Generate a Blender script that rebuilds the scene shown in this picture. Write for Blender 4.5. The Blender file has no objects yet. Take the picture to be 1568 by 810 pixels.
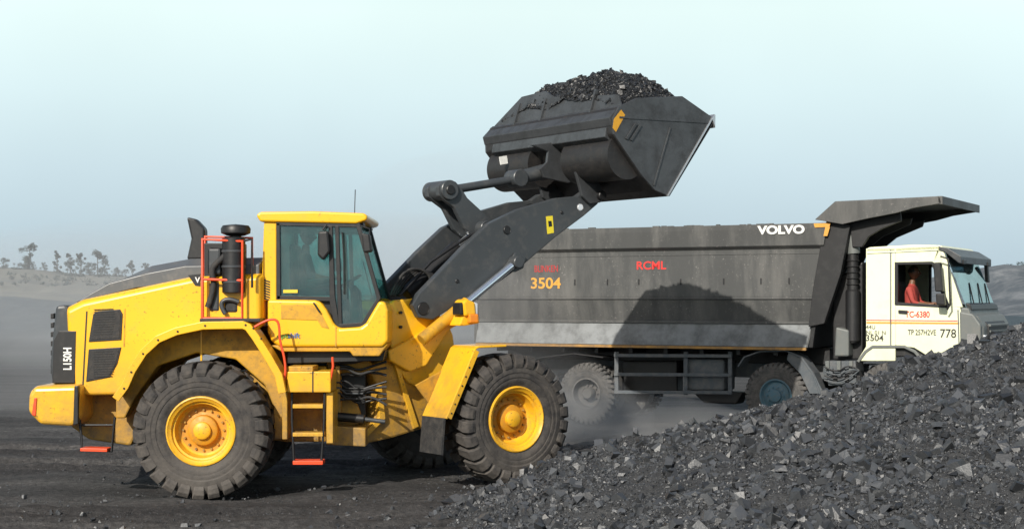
import bpy, bmesh, math, random
import numpy as np
from mathutils import Vector, Matrix, noise as mnoise
random.seed(7); rng=np.random.default_rng(7)
scene=bpy.context.scene
FOC=2400.0; CH=2.55
# ------------------------------------------------------------ materials
def new_mat(name):
    m=bpy.data.materials.new(name); m.use_nodes=True
    nt=m.node_tree; nt.nodes.clear()
    out=nt.nodes.new('ShaderNodeOutputMaterial')
    return m,nt,out
def mat(name,col,rough=.5,metal=0.,dirt=None,damt=.4,scale=3.,bump=.0,bscale=40.,var=.12,coat=0,detail=8,island=False,streak=False,spec=.5,speck=None,low=None,bdist=.03):
    m,nt,out=new_mat(name); N=nt.nodes; L=nt.links
    b=N.new('ShaderNodeBsdfPrincipled'); L.new(b.outputs[0],out.inputs[0])
    b.inputs['Roughness'].default_value=rough; b.inputs['Metallic'].default_value=metal
    b.inputs['Coat Weight'].default_value=coat; b.inputs['Specular IOR Level'].default_value=spec
    geo=N.new('ShaderNodeNewGeometry')
    src=geo.outputs['Position']
    def noise_(s,d=8,r=.65,v=None):
        n=N.new('ShaderNodeTexNoise'); n.inputs['Scale'].default_value=s; n.inputs['Detail'].default_value=d; n.inputs['Roughness'].default_value=r
        L.new(v or src,n.inputs['Vector']); return n
    def rng_(s,a,b_,c,d):
        r=N.new('ShaderNodeMapRange')
        for i,x in enumerate((a,b_,c,d)): r.inputs[1+i].default_value=x
        L.new(s,r.inputs[0]); return r
    def mixc(f,a,colr):
        m2=N.new('ShaderNodeMix'); m2.data_type='RGBA'; m2.inputs[7].default_value=(*colr,1)
        L.new(f,m2.inputs[0]); L.new(a,m2.inputs[6]); return m2.outputs[2]
    if streak:
        mp=N.new('ShaderNodeMapping'); mp.inputs['Scale'].default_value=(1,1,.22); L.new(src,mp.inputs[0]); src=mp.outputs[0]
    n1=noise_(scale,detail)
    mx=N.new('ShaderNodeMix'); mx.data_type='RGBA'
    a=[max(0,c*(1-var)) for c in col]; c2=[min(1,c*(1+var)) for c in col]
    mx.inputs[6].default_value=(*a,1); mx.inputs[7].default_value=(*c2,1)
    if island: L.new(geo.outputs['Random Per Island'],mx.inputs[0])
    else: L.new(n1.outputs[0],mx.inputs[0])
    cur=mx.outputs[2]
    if dirt:
        n2=noise_(scale*2.3,10,.7)
        r=rng_(n2.outputs[0],.62-damt*.35,.78,0,min(1,damt*1.6))
        cur=mixc(r.outputs[0],cur,dirt)
        rr=rng_(r.outputs[0],0,1,rough,min(1,rough+.4)); L.new(rr.outputs[0],b.inputs['Roughness'])
    if low:   # road dirt thrown up onto the lower parts
        z0,z1,lc,amt=low
        sx=N.new('ShaderNodeSeparateXYZ'); L.new(geo.outputs['Position'],sx.inputs[0])
        hz_=rng_(sx.outputs[2],z0,z1,amt,0)
        n4=noise_(3.5,9,.75,geo.outputs['Position']); r4=rng_(n4.outputs[0],.35,.62,.25,1.3)
        mm=N.new('ShaderNodeMath'); mm.operation='MULTIPLY'; mm.use_clamp=True; L.new(hz_.outputs[0],mm.inputs[0]); L.new(r4.outputs[0],mm.inputs[1])
        cur=mixc(mm.outputs[0],cur,lc)
    if speck:
        n5=noise_(22,5,.65,geo.outputs['Position']); r5=rng_(n5.outputs[0],.60,.66,0,.8); n6=noise_(1.7,3,.5,geo.outputs['Position']); r6=rng_(n6.outputs[0],.42,.58,.08,1)
        mm=N.new('ShaderNodeMath'); mm.operation='MULTIPLY'; L.new(r5.outputs[0],mm.inputs[0]); L.new(r6.outputs[0],mm.inputs[1])
        cur=mixc(mm.outputs[0],cur,speck)
    L.new(cur,b.inputs['Base Color'])
    if bump:
        n3=noise_(bscale,6,.5,geo.outputs['Position'])
        bp=N.new('ShaderNodeBump'); bp.inputs['Strength'].default_value=bump; bp.inputs['Distance'].default_value=bdist
        L.new(n3.outputs[0],bp.inputs['Height']); L.new(bp.outputs[0],b.inputs['Normal'])
    return m
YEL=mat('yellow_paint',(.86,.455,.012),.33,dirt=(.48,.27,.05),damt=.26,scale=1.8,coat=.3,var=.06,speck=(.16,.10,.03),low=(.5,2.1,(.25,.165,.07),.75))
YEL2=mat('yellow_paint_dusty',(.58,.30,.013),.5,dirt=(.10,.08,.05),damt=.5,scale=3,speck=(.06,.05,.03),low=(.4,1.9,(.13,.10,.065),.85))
ORG=mat('rim_centre',(.58,.25,.012),.5,dirt=(.22,.12,.04),damt=.45,scale=6)
RIMY=mat('rim_paint',(.78,.41,.018),.42,dirt=(.26,.17,.07),damt=.42,scale=4,speck=(.1,.07,.03))
GRYD=mat('dark_grey_paint',(.046,.051,.056),.38,dirt=(.14,.13,.12),damt=.32,scale=2.2,var=.2)
HOOD=mat('hood_grey_paint',(.10,.105,.11),.38,dirt=(.2,.18,.16),damt=.35,scale=3)
BLK=mat('black_plastic',(.012,.012,.013),.45,dirt=(.06,.055,.05),damt=.25,scale=5)
BLK2=mat('black_rubber',(.022,.022,.023),.75,dirt=(.075,.068,.06),damt=.5,scale=4,bump=.2)
RUB=mat('tyre_rubber',(.026,.024,.024),.8,dirt=(.105,.092,.080),damt=.68,scale=3.0,bump=.25,bscale=25,low=(.0,.8,(.115,.103,.092),.85))
RED=mat('red_paint',(.78,.075,.02),.4,dirt=(.2,.1,.08),damt=.25,scale=8)
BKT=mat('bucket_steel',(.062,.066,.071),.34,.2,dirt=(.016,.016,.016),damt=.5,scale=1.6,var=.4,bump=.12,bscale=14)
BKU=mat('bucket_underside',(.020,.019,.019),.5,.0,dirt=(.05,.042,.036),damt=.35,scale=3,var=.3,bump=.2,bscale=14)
STL=mat('worn_steel',(.55,.56,.58),.3,.8,scale=9,dirt=(.2,.18,.16),damt=.3)
CHR=mat('chrome_rod',(.8,.85,.92),.15,.9,scale=9)
BED=mat('tipper_body_paint',(.062,.063,.062),.46,dirt=(.165,.16,.15),damt=.48,scale=.95,var=.35,streak=True,speck=(.19,.18,.17))
BEDL=mat('tipper_body_dusty',(.215,.225,.23),.7,dirt=(.06,.06,.06),damt=.55,scale=1.3,var=.3)
BEDD=mat('tipper_body_dark',(.013,.013,.014),.5,dirt=(.045,.045,.045),damt=.3,scale=3)
CRM=mat('cream_paint',(.80,.82,.58),.4,dirt=(.45,.41,.30),damt=.26,scale=2.0,var=.05,coat=.2,low=(.6,2.1,(.40,.36,.29),.65))
DGY=mat('grey_plastic',(.13,.14,.135),.5,dirt=(.2,.18,.15),damt=.35,scale=4)
CHS=mat('chassis_dusty',(.075,.088,.10),.7,dirt=(.17,.165,.16),damt=.55,scale=3)
TRM=mat('truck_tyre',(.05,.05,.05),.85,dirt=(.15,.14,.13),damt=.8,scale=4)
TRH=mat('truck_rim_dusty',(.11,.105,.10),.7,dirt=(.2,.18,.16),damt=.5,scale=8)
TRB=mat('truck_rim_blue',(.06,.14,.19),.6,dirt=(.15,.14,.13),damt=.5,scale=8)
WHT=mat('white_lettering',(.75,.75,.72),.5,dirt=(.35,.34,.32),damt=.3,scale=8)
REDT=mat('red_lettering',(.70,.035,.03),.5,dirt=(.2,.06,.05),damt=.35,scale=12)
YELT=mat('ochre_lettering',(.66,.32,.05),.5,dirt=(.2,.14,.08),damt=.35,scale=12)
BLT=mat('black_lettering',(.03,.03,.03),.5)
LAMP=mat('amber_lamp',(.8,.25,.02),.2,coat=.5)
HLT=mat('headlamp_glass',(.7,.72,.75),.08,.3)
SKIN=mat('skin_brown',(.16,.075,.04),.5)
HAIR=mat('hair_black',(.01,.009,.008),.5)
SHR=mat('shirt_red',(.35,.05,.04),.8); SHD=mat('shirt_dark',(.05,.055,.08),.8); TRS=mat('trousers_grey',(.05,.05,.055),.8)
SEAT=mat('seat_fabric',(.03,.03,.032),.9)
def coal_mat(name,c,var=.6,rough=.42,dirt=(.10,.10,.10)):
    return mat(name,c,rough,island=True,var=var,bump=.35,bscale=45,bdist=.012,dirt=dirt,damt=.28,scale=4,spec=.5)
COAL=coal_mat('coal',(.046,.049,.054),.6,.44)
COALB=mat('coal_fines',(.030,.031,.033),.75,dirt=(.06,.06,.06),damt=.45,scale=5,bump=.9,bscale=22,var=.5)
COALD=coal_mat('coal_dark',(.017,.018,.020),.55,.42,(.03,.03,.03))
def glass(name,tint,refl=.16,rough=.03):
    m,nt,out=new_mat(name); N=nt.nodes;L=nt.links
    t=N.new('ShaderNodeBsdfTransparent'); t.inputs[0].default_value=(*tint,1)
    g=N.new('ShaderNodeBsdfGlossy'); g.inputs[0].default_value=(.8,.95,.95,1); g.inputs['Roughness'].default_value=rough
    d=N.new('ShaderNodeBsdfDiffuse'); d.inputs[0].default_value=(.22,.26,.25,1)
    nz=N.new('ShaderNodeTexNoise'); nz.inputs['Scale'].default_value=5; nz.inputs['Detail'].default_value=6
    mr=N.new('ShaderNodeMapRange'); mr.inputs[1].default_value=.4;mr.inputs[2].default_value=.75;mr.inputs[3].default_value=.03;mr.inputs[4].default_value=.22
    L.new(nz.outputs[0],mr.inputs[0])
    x=N.new('ShaderNodeMixShader'); x.inputs[0].default_value=refl
    y=N.new('ShaderNodeMixShader')
    L.new(t.outputs[0],x.inputs[1]); L.new(g.outputs[0],x.inputs[2]); L.new(mr.outputs[0],y.inputs[0]); L.new(x.outputs[0],y.inputs[1]); L.new(d.outputs[0],y.inputs[2]); L.new(y.outputs[0],out.inputs[0])
    return m
GLS=glass('tinted_glass',(.55,.76,.73),.11)
WGL=glass('windscreen_glass',(.35,.5,.55),.46)
# ------------------------------------------------------------ helpers
class Fr:
    """vehicle frame: u forward, w to its right-hand side, z up"""
    def __init__(s,x,y,deg):
        a=math.radians(deg); s.O=(x,y); s.h=(math.cos(a),math.sin(a)); s.r=(math.sin(a),-math.cos(a))
    def p(s,u,w,z): return Vector((s.O[0]+u*s.h[0]+w*s.r[0], s.O[1]+u*s.h[1]+w*s.r[1], z))
    def t(s,px,py,w):
        """side-elevation measurement taken off the photograph -> (u,z) in the vertical plane at offset w"""
        a=(px-784)/FOC; ox=s.O[0]+w*s.r[0]; oy=s.O[1]+w*s.r[1]
        u=(a*oy-ox)/(s.h[0]-a*s.h[1]); Y=oy+u*s.h[1]
        return (u, CH-(py-459)*Y/FOC)
    def tt(s,pts,w): return [s.t(x,y,w) for x,y in pts]
    def P(s,px,py,w): u,z=s.t(px,py,w); return s.p(u,w,z)
ROOT=[None]
def root(name,loc):
    e=bpy.data.objects.new(name,None); e.location=loc; scene.collection.objects.link(e); e.empty_display_size=.3
    ROOT[0]=e; return e
def add(name,me,m=None,bev=0,smooth=False,parent='R',segs=2):
    if m is not None:
        for k in (m if isinstance(m,(list,tuple)) else [m]): me.materials.append(k)
    o=bpy.data.objects.new(name,me); scene.collection.objects.link(o)
    if smooth:
        me.polygons.foreach_set('use_smooth',[True]*len(me.polygons))
    if bev:
        b=o.modifiers.new('bev','BEVEL'); b.width=bev; b.segments=segs; b.limit_method='ANGLE'; b.angle_limit=math.radians(25)
    if parent=='R' and ROOT[0]:
        o.parent=ROOT[0]; o.matrix_parent_inverse=Matrix.Translation(-Vector(ROOT[0].location))
    return o
def fixn(me):
    bm=bmesh.new(); bm.from_mesh(me); bmesh.ops.recalc_face_normals(bm,faces=bm.faces); bm.to_mesh(me); bm.free()
def mesh(name,vs,fs,m,bev=0,smooth=False,segs=2,parent='R'):
    me=bpy.data.meshes.new(name); me.from_pydata([tuple(v) for v in vs],[],fs); me.validate(); fixn(me)
    return add(name,me,m,bev,smooth,parent,segs)
def loft(name,rings,m,bev=0,smooth=False,closed=True,caps=True,segs=2):
    n=len(rings[0]); vs=[p for r in rings for p in r]; fs=[]
    for i in range(len(rings)-1):
        for j in range(n if closed else n-1):
            k=(j+1)%n; fs.append((i*n+j,i*n+k,(i+1)*n+k,(i+1)*n+j))
    if caps: fs.append(tuple(range(n))); fs.append(tuple((len(rings)-1)*n+j for j in range(n)))
    return mesh(name,vs,fs,m,bev,smooth,segs)
def prism(name,F,pts,w0,w1,m,bev=0.,segs=2):
    return loft(name,[[F.p(u,w,z) for u,z in pts] for w in (w0,w1)],m,bev,segs=segs)
def tp(name,F,px,wt,w0,w1,m,bev=0.,segs=2): return prism(name,F,F.tt(px,wt),w0,w1,m,bev,segs)
def crown(name,F,px,wt,w,m,ins=.12,drop=.10,bev=.04):
    """symmetric body whose edges are rounded in towards the sides"""
    P=F.tt(px,wt); cu=sum(p[0] for p in P)/len(P); cz=sum(p[1] for p in P)/len(P)
    rings=[]
    for ww,k in ((-w,1),(-w+ins,0),(w-ins,0),(w,1)):
        rings.append([F.p(u+(cu-u)*0.03*k, ww, z-(drop*k if z>cz else 0)) for u,z in P])
    return loft(name,rings,m,bev,segs=3)
def box(name,F,u0,u1,w0,w1,z0,z1,m,bev=.01): return prism(name,F,[(u0,z0),(u1,z0),(u1,z1),(u0,z1)],w0,w1,m,bev)
def basis(ax):
    ax=Vector(ax).normalized(); t=Vector((0,0,1)) if abs(ax.z)<.9 else Vector((1,0,0))
    a=ax.cross(t).normalized(); return ax,a,ax.cross(a).normalized()
def lathe(name,c,axis,prof,m,n=48,smooth=True,parent='R'):
    ax,a,b=basis(axis); c=Vector(c); vs=[];fs=[];k=len(prof)
    for i in range(n):
        t=2*math.pi*i/n; d=a*math.cos(t)+b*math.sin(t)
        for (w,r) in prof: vs.append(c+ax*w+d*r)
    for i in range(n):
        j=(i+1)%n
        for q in range(k-1): fs.append((i*k+q,j*k+q,j*k+q+1,i*k+q+1))
    me=bpy.data.meshes.new(name); me.from_pydata([tuple(v) for v in vs],[],fs)
    bm=bmesh.new(); bm.from_mesh(me); bmesh.ops.remove_doubles(bm,verts=bm.verts,dist=1e-5); bmesh.ops.recalc_face_normals(bm,faces=bm.faces); bm.to_mesh(me); bm.free()
    o=add(name,me,m,0,smooth,parent)
    if smooth:
        e=o.modifiers.new('es','EDGE_SPLIT'); e.split_angle=math.radians(38)
    return o
def cyl(name,p0,p1,r,m,n=20,r2=None):
    p0=Vector(p0);p1=Vector(p1);L=(p1-p0).length; r2=r if r2 is None else r2; e=min(.01,r*.2)
    return lathe(name,p0,p1-p0,[(0,0),(0,r-e),(e,r),(L-e,r2),(L,r2-e),(L,0)],m,n)
def tube(name,pts,r,m,smooth_curve=False,parent='R'):
    cu=bpy.data.curves.new(name,'CURVE'); cu.dimensions='3D'; cu.bevel_depth=r; cu.bevel_resolution=3; cu.use_fill_caps=True
    if smooth_curve:
        sp=cu.splines.new('NURBS'); sp.points.add(len(pts)-1); sp.order_u=3; sp.use_endpoint_u=True
    else:
        sp=cu.splines.new('POLY'); sp.points.add(len(pts)-1)
    for q,p in zip(sp.points,pts): q.co=(*p,1)
    o=bpy.data.objects.new('tmp',cu); scene.collection.objects.link(o)
    dg=bpy.context.evaluated_depsgraph_get(); me=bpy.data.meshes.new_from_object(o.evaluated_get(dg)); bpy.data.objects.remove(o)
    me.name=name; me.materials.clear()
    return add(name,me,m,0,True,parent)
def tubeT(name,F,px,w,r,m,sc=False): return tube(name,[F.P(x,y,w) for x,y in px],r,m,sc)
def text(name,F,s,px,py,w,hpx,m,vert=False,xs=1.,bold=.0):
    cu=bpy.data.curves.new(name,'FONT'); cu.body=s; cu.extrude=.002; cu.offset=bold; cu.size=1
    o=bpy.data.objects.new('tmp',cu); scene.collection.objects.link(o)
    dg=bpy.context.evaluated_depsgraph_get(); me=bpy.data.meshes.new_from_object(o.evaluated_get(dg)); bpy.data.objects.remove(o)
    u,z=F.t(px,py,w); Y=F.p(u,w,z).y; sz=hpx*Y/FOC/.7
    h=Vector((*F.h,0)); up=Vector((0,0,1)); r=Vector((*F.r,0))
    X,Yv=(h,up) if not vert else (up,-h)
    M=Matrix.Identity(4)
    for i in range(3): M[i][0]=X[i]*sz*xs; M[i][1]=Yv[i]*sz; M[i][2]=r[i]
    M.translation=F.p(u,w,z); me.transform(M); me.materials.clear()
    return add(name,me,m)
def tyre(nm,c,axis,R,W,m,lugs=26,depth=.06,block=True,arc=8.5):
    k=R/.89; s=W/.67
    prof=[(-.27,.42),(-.31,.5),(-.335,.62),(-.325,.74),(-.28,.80),(0,.815),(.28,.80),(.325,.74),(.335,.64),(.328,.63),(.328,.615),(.335,.60),(.33,.57),(.322,.565),(.322,.55),(.325,.54),(.31,.5),(.285,.455),(.27,.42)]
    prof=[(a*s,b*k) for a,b in prof]
    lathe(nm+'_carcass',c,axis,prof,m,72)
    if not block: return
    ax,a,b=basis(axis); c=Vector(c); vs=[];fs=[]
    for side in (1,-1):
        for i in range(lugs):
            t0=2*math.pi*(i+(.5 if side<0 else 0))/lugs
            lp=[(.02,.77),(.02,.885),(.15,.89),(.285,.875),(.338,.815),(.348,.75),(.337,.70),(.30,.72)]
            skew=[0,0,.35,.8,1,1.05,1.1,.8]
            base=len(vs)
            for e in (0,1):
                for (w,r),sk in zip(lp,skew):
                    wid=math.radians(arc)*(1.0 if w>.1 else .8)
                    t=t0+sk*.10+(e-.5)*wid*(1.2 if w>.28 else 1)
                    d=a*math.cos(t)+b*math.sin(t); vs.append(c+ax*(side*w*s)+d*(r*k))
            n=len(lp)
            for j in range(n): q=(j+1)%n; fs.append((base+j,base+q,base+n+q,base+n+j))
            fs.append(tuple(base+j for j in range(n))); fs.append(tuple(base+n+j for j in range(n)))
    mesh(nm+'_tread_lugs',vs,fs,m,.008,segs=1)
def loader_wheel(nm,F,u,w,z,side):
    c=F.p(u,w,z); ax=Vector((*F.r,0))*side
    tyre(nm,c,ax,.89,.67,RUB)
    lathe(nm+'_rim',c,ax,[(.22,.44),(.275,.455),(.30,.445),(.305,.43),(.285,.415),(.27,.385),(.23,.375),(.225,.35),(.15,.34),(.10,.325),(.085,.30)],RIMY)
    lathe(nm+'_disc',c,ax,[(.085,.30),(.075,.24),(.09,.20),(.16,.19),(.175,.17),(.175,0)],ORG)
    lathe(nm+'_hub',c,ax,[(.17,.115),(.22,.11),(.235,.09),(.235,0)],RIMY)
    a,b=basis(ax)[1:]
    for i in range(16):
        t=2*math.pi*i/16; p=c+ax*.07+(a*math.cos(t)+b*math.sin(t))*.262
        cyl(nm+'_bolt_%d'%i,p,p+ax*.04,.016,YEL2,8)
    lathe(nm+'_inner_drum',c,-ax,[(.0,.42),(.1,.42),(.1,0)],BLK)
# ------------------------------------------------------------ ground
def sstep(a,b,x): t=np.clip((x-a)/(b-a),0,1); return t*t*(3-2*t)
def fbm(X,Y,s,seed=0,o=4):
    out=np.zeros(X.shape); f=X.ravel();g=Y.ravel();r=out.ravel()
    for i in range(len(f)):
        r[i]=mnoise.fractal(Vector((f[i]*s+seed*17.3,g[i]*s-seed*9.1,seed*3.7)),.9,2.1,o)
    return r.reshape(X.shape)
def gh(X,Y):
    return .05*sstep(-3,0,X)*sstep(24,20,Y)+.15*sstep(21.5,26,Y)
def axis_pts(a,b,st,far,g):
    v=list(np.arange(a,b+1e-6,st)); x=b; s=st
    while x<far: s*=g; x+=s; v.append(x)
    return v
ys=axis_pts(14.5,29,.09,3000,1.2); ys=[-60,-20,0,6,8.5,10,12,13,14]+ys
xr=axis_pts(0,10,.12,2500,1.3); xs=sorted(set([-x for x in xr]+xr))
XX,YY=np.meshgrid(xs,ys)
near=sstep(50,26,YY)*sstep(22,10.5,np.abs(XX))
ZZ=gh(XX,YY)+.05*fbm(XX,YY,.7,1)*near+.025*fbm(XX,YY,2.5,2,3)*near
def rut(c,slope,amp,wd):   # wheel ruts left by passing machines
    dd=YY-(c+slope*XX+.25*np.sin(XX*.35+c))
    return amp*(1.3*np.exp(-((np.abs(dd)-wd*1.05)/.12)**2)-1.2*np.exp(-(dd/(wd*.75))**4)*(.75+.35*np.sin(XX*17)))
for c,sl_,am,wd in ((17.7,.03,.05,.28),(18.8,-.02,.045,.30),(23.9,.05,.045,.3),(25.6,.02,.05,.3),(16.6,.06,.04,.25)):
    ZZ+=rut(c,sl_,am,wd)*near*sstep(1.0,-1.,XX)
ZZ=np.where((YY>19.4)&(YY<23)&(np.abs(XX+3.98)<1.0),np.minimum(ZZ,.015),ZZ)
nx=len(xs)
vs=np.stack([XX,YY,ZZ],-1).reshape(-1,3)
fs=[(j*nx+i,j*nx+i+1,(j+1)*nx+i+1,(j+1)*nx+i) for j in range(len(ys)-1) for i in range(nx-1)]
m,nt,out=new_mat('mine_floor'); N=nt.nodes;L=nt.links
b=N.new('ShaderNodeBsdfPrincipled'); L.new(b.outputs[0],out.inputs[0]); b.inputs['Roughness'].default_value=.9; b.inputs['Specular IOR Level'].default_value=.25
geo=N.new('ShaderNodeNewGeometry')
def nz(sc,det=8,rgh=.6,mscale=None):
    n=N.new('ShaderNodeTexNoise'); n.inputs['Scale'].default_value=sc; n.inputs['Detail'].default_value=det; n.inputs['Roughness'].default_value=rgh
    if mscale:
        mp=N.new('ShaderNodeMapping'); mp.inputs['Scale'].default_value=mscale; L.new(geo.outputs['Position'],mp.inputs[0]); L.new(mp.outputs[0],n.inputs['Vector'])
    else: L.new(geo.outputs['Position'],n.inputs['Vector'])
    return n
def ramp(src,stops):
    r=N.new('ShaderNodeValToRGB'); L.new(src,r.inputs[0]); e=r.color_ramp.elements
    while len(e)<len(stops): e.new(.5)
    for k,(p,c) in zip(e,stops): k.position=p; k.color=(*c,1)
    return r
a=ramp(nz(.55,12,.7,(.3,1.7,1)).outputs[0],[(.30,(.034,.033,.034)),(.45,(.056,.054,.054)),(.56,(.080,.077,.076)),(.70,(.16,.155,.15))])
bb=ramp(nz(11,9,.8).outputs[0],[(.35,(.5,.5,.5)),(.52,(1,1,1)),(.70,(1.9,1.85,1.8))])
mul=N.new('ShaderNodeMix'); mul.data_type='RGBA'; mul.blend_type='MULTIPLY'; mul.inputs[0].default_value=1
L.new(a.outputs[0],mul.inputs[6]); L.new(bb.outputs[0],mul.inputs[7])
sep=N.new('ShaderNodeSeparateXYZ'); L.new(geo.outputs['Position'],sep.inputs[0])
mr=N.new('ShaderNodeMapRange'); mr.inputs[1].default_value=40; mr.inputs[2].default_value=150; L.new(sep.outputs[1],mr.inputs[0])  # aerial haze put into the floor colour, growing with distance
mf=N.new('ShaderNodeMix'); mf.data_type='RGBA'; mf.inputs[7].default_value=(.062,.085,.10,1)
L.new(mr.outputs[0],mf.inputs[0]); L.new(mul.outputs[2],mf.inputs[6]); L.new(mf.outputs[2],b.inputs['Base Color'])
bp=N.new('ShaderNodeBump'); bp.inputs['Strength'].default_value=1; bp.inputs['Distance'].default_value=.06; L.new(nz(14,8,.75).outputs[0],bp.inputs['Height']); L.new(bp.outputs[0],b.inputs['Normal'])
GRD=m
ROOT[0]=None
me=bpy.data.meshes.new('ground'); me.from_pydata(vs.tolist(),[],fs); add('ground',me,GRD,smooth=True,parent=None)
# ------------------------------------------------------------ rocks
CUBE=np.array([[-1,-1,-1],[1,-1,-1],[1,1,-1],[-1,1,-1],[-1,-1,1],[1,-1,1],[1,1,1],[-1,1,1]],float)
CF=np.array([[0,3,2,1],[4,5,6,7],[0,1,5,4],[1,2,6,5],[2,3,7,6],[3,0,4,7]])
def rocks(name,pos,size,m,parent='R',flat=(.3,.75),tilt=.5):
    n=len(pos); V=CUBE[None]*(1-.55*rng.random((n,8,3)))
    V[:,4:,0:2]*=rng.uniform(.55,.95,(n,1,1)); V[:,4:,0:2]+=rng.uniform(-.25,.25,(n,1,2))
    sc=np.stack([rng.uniform(.7,1.25,n),rng.uniform(.5,.95,n),rng.uniform(*flat,n)],1)
    V=V*sc[:,None,:]*size[:,None,None]*.5
    q=rng.normal(size=(n,4)); q[:,1:3]*=tilt; q/=np.linalg.norm(q,axis=1)[:,None]; w,x,y,z=q.T
    R=np.stack([1-2*(y*y+z*z),2*(x*y-z*w),2*(x*z+y*w),2*(x*y+z*w),1-2*(x*x+z*z),2*(y*z-x*w),2*(x*z-y*w),2*(y*z+x*w),1-2*(x*x+y*y)],1).reshape(n,3,3)
    V=np.einsum('nij,nkj->nki',R,V)+pos[:,None,:]
    tri=np.concatenate([CF[:,[0,1,2]],CF[:,[0,2,3]]])
    F=(tri[None]+8*np.arange(n)[:,None,None]).reshape(-1,3)
    me=bpy.data.meshes.new(name); me.vertices.add(8*n); me.vertices.foreach_set('co',V.reshape(-1))
    me.loops.add(F.size); me.loops.foreach_set('vertex_index',F.reshape(-1).astype(np.int32))
    me.polygons.add(len(F)); me.polygons.foreach_set('loop_start',np.arange(0,F.size,3,dtype=np.int32)); me.polygons.foreach_set('loop_total',np.full(len(F),3,np.int32))
    me.update(); me.validate(); me.shade_flat()
    return add(name,me,m,parent=parent)
# coal pile
hx=[-4,-1.2,-.5,-.28,.2,.62,1.75,2.81,4.19,5.0,5.74,6.37,9,14]; hz=[-1.2,-.35,-.02,.10,.42,.66,.99,1.22,1.48,1.76,2.06,2.28,2.8,3.1]
def ph(X,Y):
    d=19.5-Y
    f=np.interp(X+.95*np.clip(d,0,9),hx,hz)-.38*np.clip(d,0,99)
    bk=np.interp(X,hx,hz)-.62*np.clip(-d,0,99)
    return np.where(d>0,f,bk)-.05*np.exp(-(d/.4)**2)
px_=np.arange(-2.6,10.5,.08); py_=np.arange(8.5,24.6,.08)
X,Y=np.meshgrid(px_,py_); nzA=fbm(X,Y,.9,5); nzB=fbm(X,Y,3.2,6,3)
Z=ph(X,Y)+.12*nzA+.06*nzB; Z=np.maximum(Z,-.15)
def zat(x,y):
    fx=(x-px_[0])/.08; fy=(y-py_[0])/.08; i=np.clip(fx.astype(int),0,len(px_)-2); j=np.clip(fy.astype(int),0,len(py_)-2); tx=fx-i;ty=fy-j
    return Z[j,i]*(1-tx)*(1-ty)+Z[j,i+1]*tx*(1-ty)+Z[j+1,i]*(1-tx)*ty+Z[j+1,i+1]*tx*ty
root('coal_pile',(4,18,0))
nx=len(px_); fs=[(j*nx+i,j*nx+i+1,(j+1)*nx+i+1,(j+1)*nx+i) for j in range(len(py_)-1) for i in range(nx-1)]
me=bpy.data.meshes.new('heap'); me.from_pydata(np.stack([X,Y,Z],-1).reshape(-1,3).tolist(),[],fs); add('heap',me,COALB,smooth=True)
n=190000
ry=rng.uniform(9.5,21.5,n); rx=ry*rng.uniform(-.12,.42,n)
rz=zat(rx,ry)
patch=np.array([mnoise.noise(Vector((a_*1.1,b_*1.1,5.))) for a_,b_ in zip(rx[::1],ry[::1])])
sz=(.018+.019*rng.pareto(2.4,n))*(1+.7*patch); sz=np.clip(sz,.014,.20)
k=(rz>gh(rx,ry)-.02)&(rx<10.3)
rocks('lumps',np.stack([rx,ry,rz+sz*.12],1)[k],sz[k],COAL)
# loose pebbles on floor
n=26000
ROOT[0]=None
rx=rng.uniform(-8,6,n); ry=15.5+rng.random(n)**1.4*14; rz=gh(rx,ry)
edge=np.exp(-np.abs(rx+.9-(.2*(ry-17.4)))*.35)+.7*np.exp(-np.abs(ry-17.0)*1.2); k=rng.random(n)<.25+.75*edge
sz=np.clip(.010+.012*rng.pareto(2.1,n),.01,.10)
rocks('gravel',np.stack([rx,ry,rz+sz*.15],1)[k],sz[k],COAL,parent=None)
# ------------------------------------------------------------ WHEEL LOADER
R=Fr(-3.98,21.45,0)
TH=34; jx,jy=-2.2,21.45
A=Fr(jx+1.78*math.cos(math.radians(TH)),jy+1.78*math.sin(math.radians(TH)),TH)
root('wheel_loader',(-2.2,21.45,0))
for s in (1,-1):
    loader_wheel('rear_wheel_'+('right' if s>0 else 'left'),R,0,1.12*s,.875,s)
    loader_wheel('front_wheel_'+('right' if s>0 else 'left'),A,0,1.12*s,.935,s)
cyl('rear_axle',R.p(0,-1.1,.875),R.p(0,1.1,.875),.2,YEL2); cyl('front_axle',A.p(0,-1.1,.935),A.p(0,1.1,.935),.2,YEL2)
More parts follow.
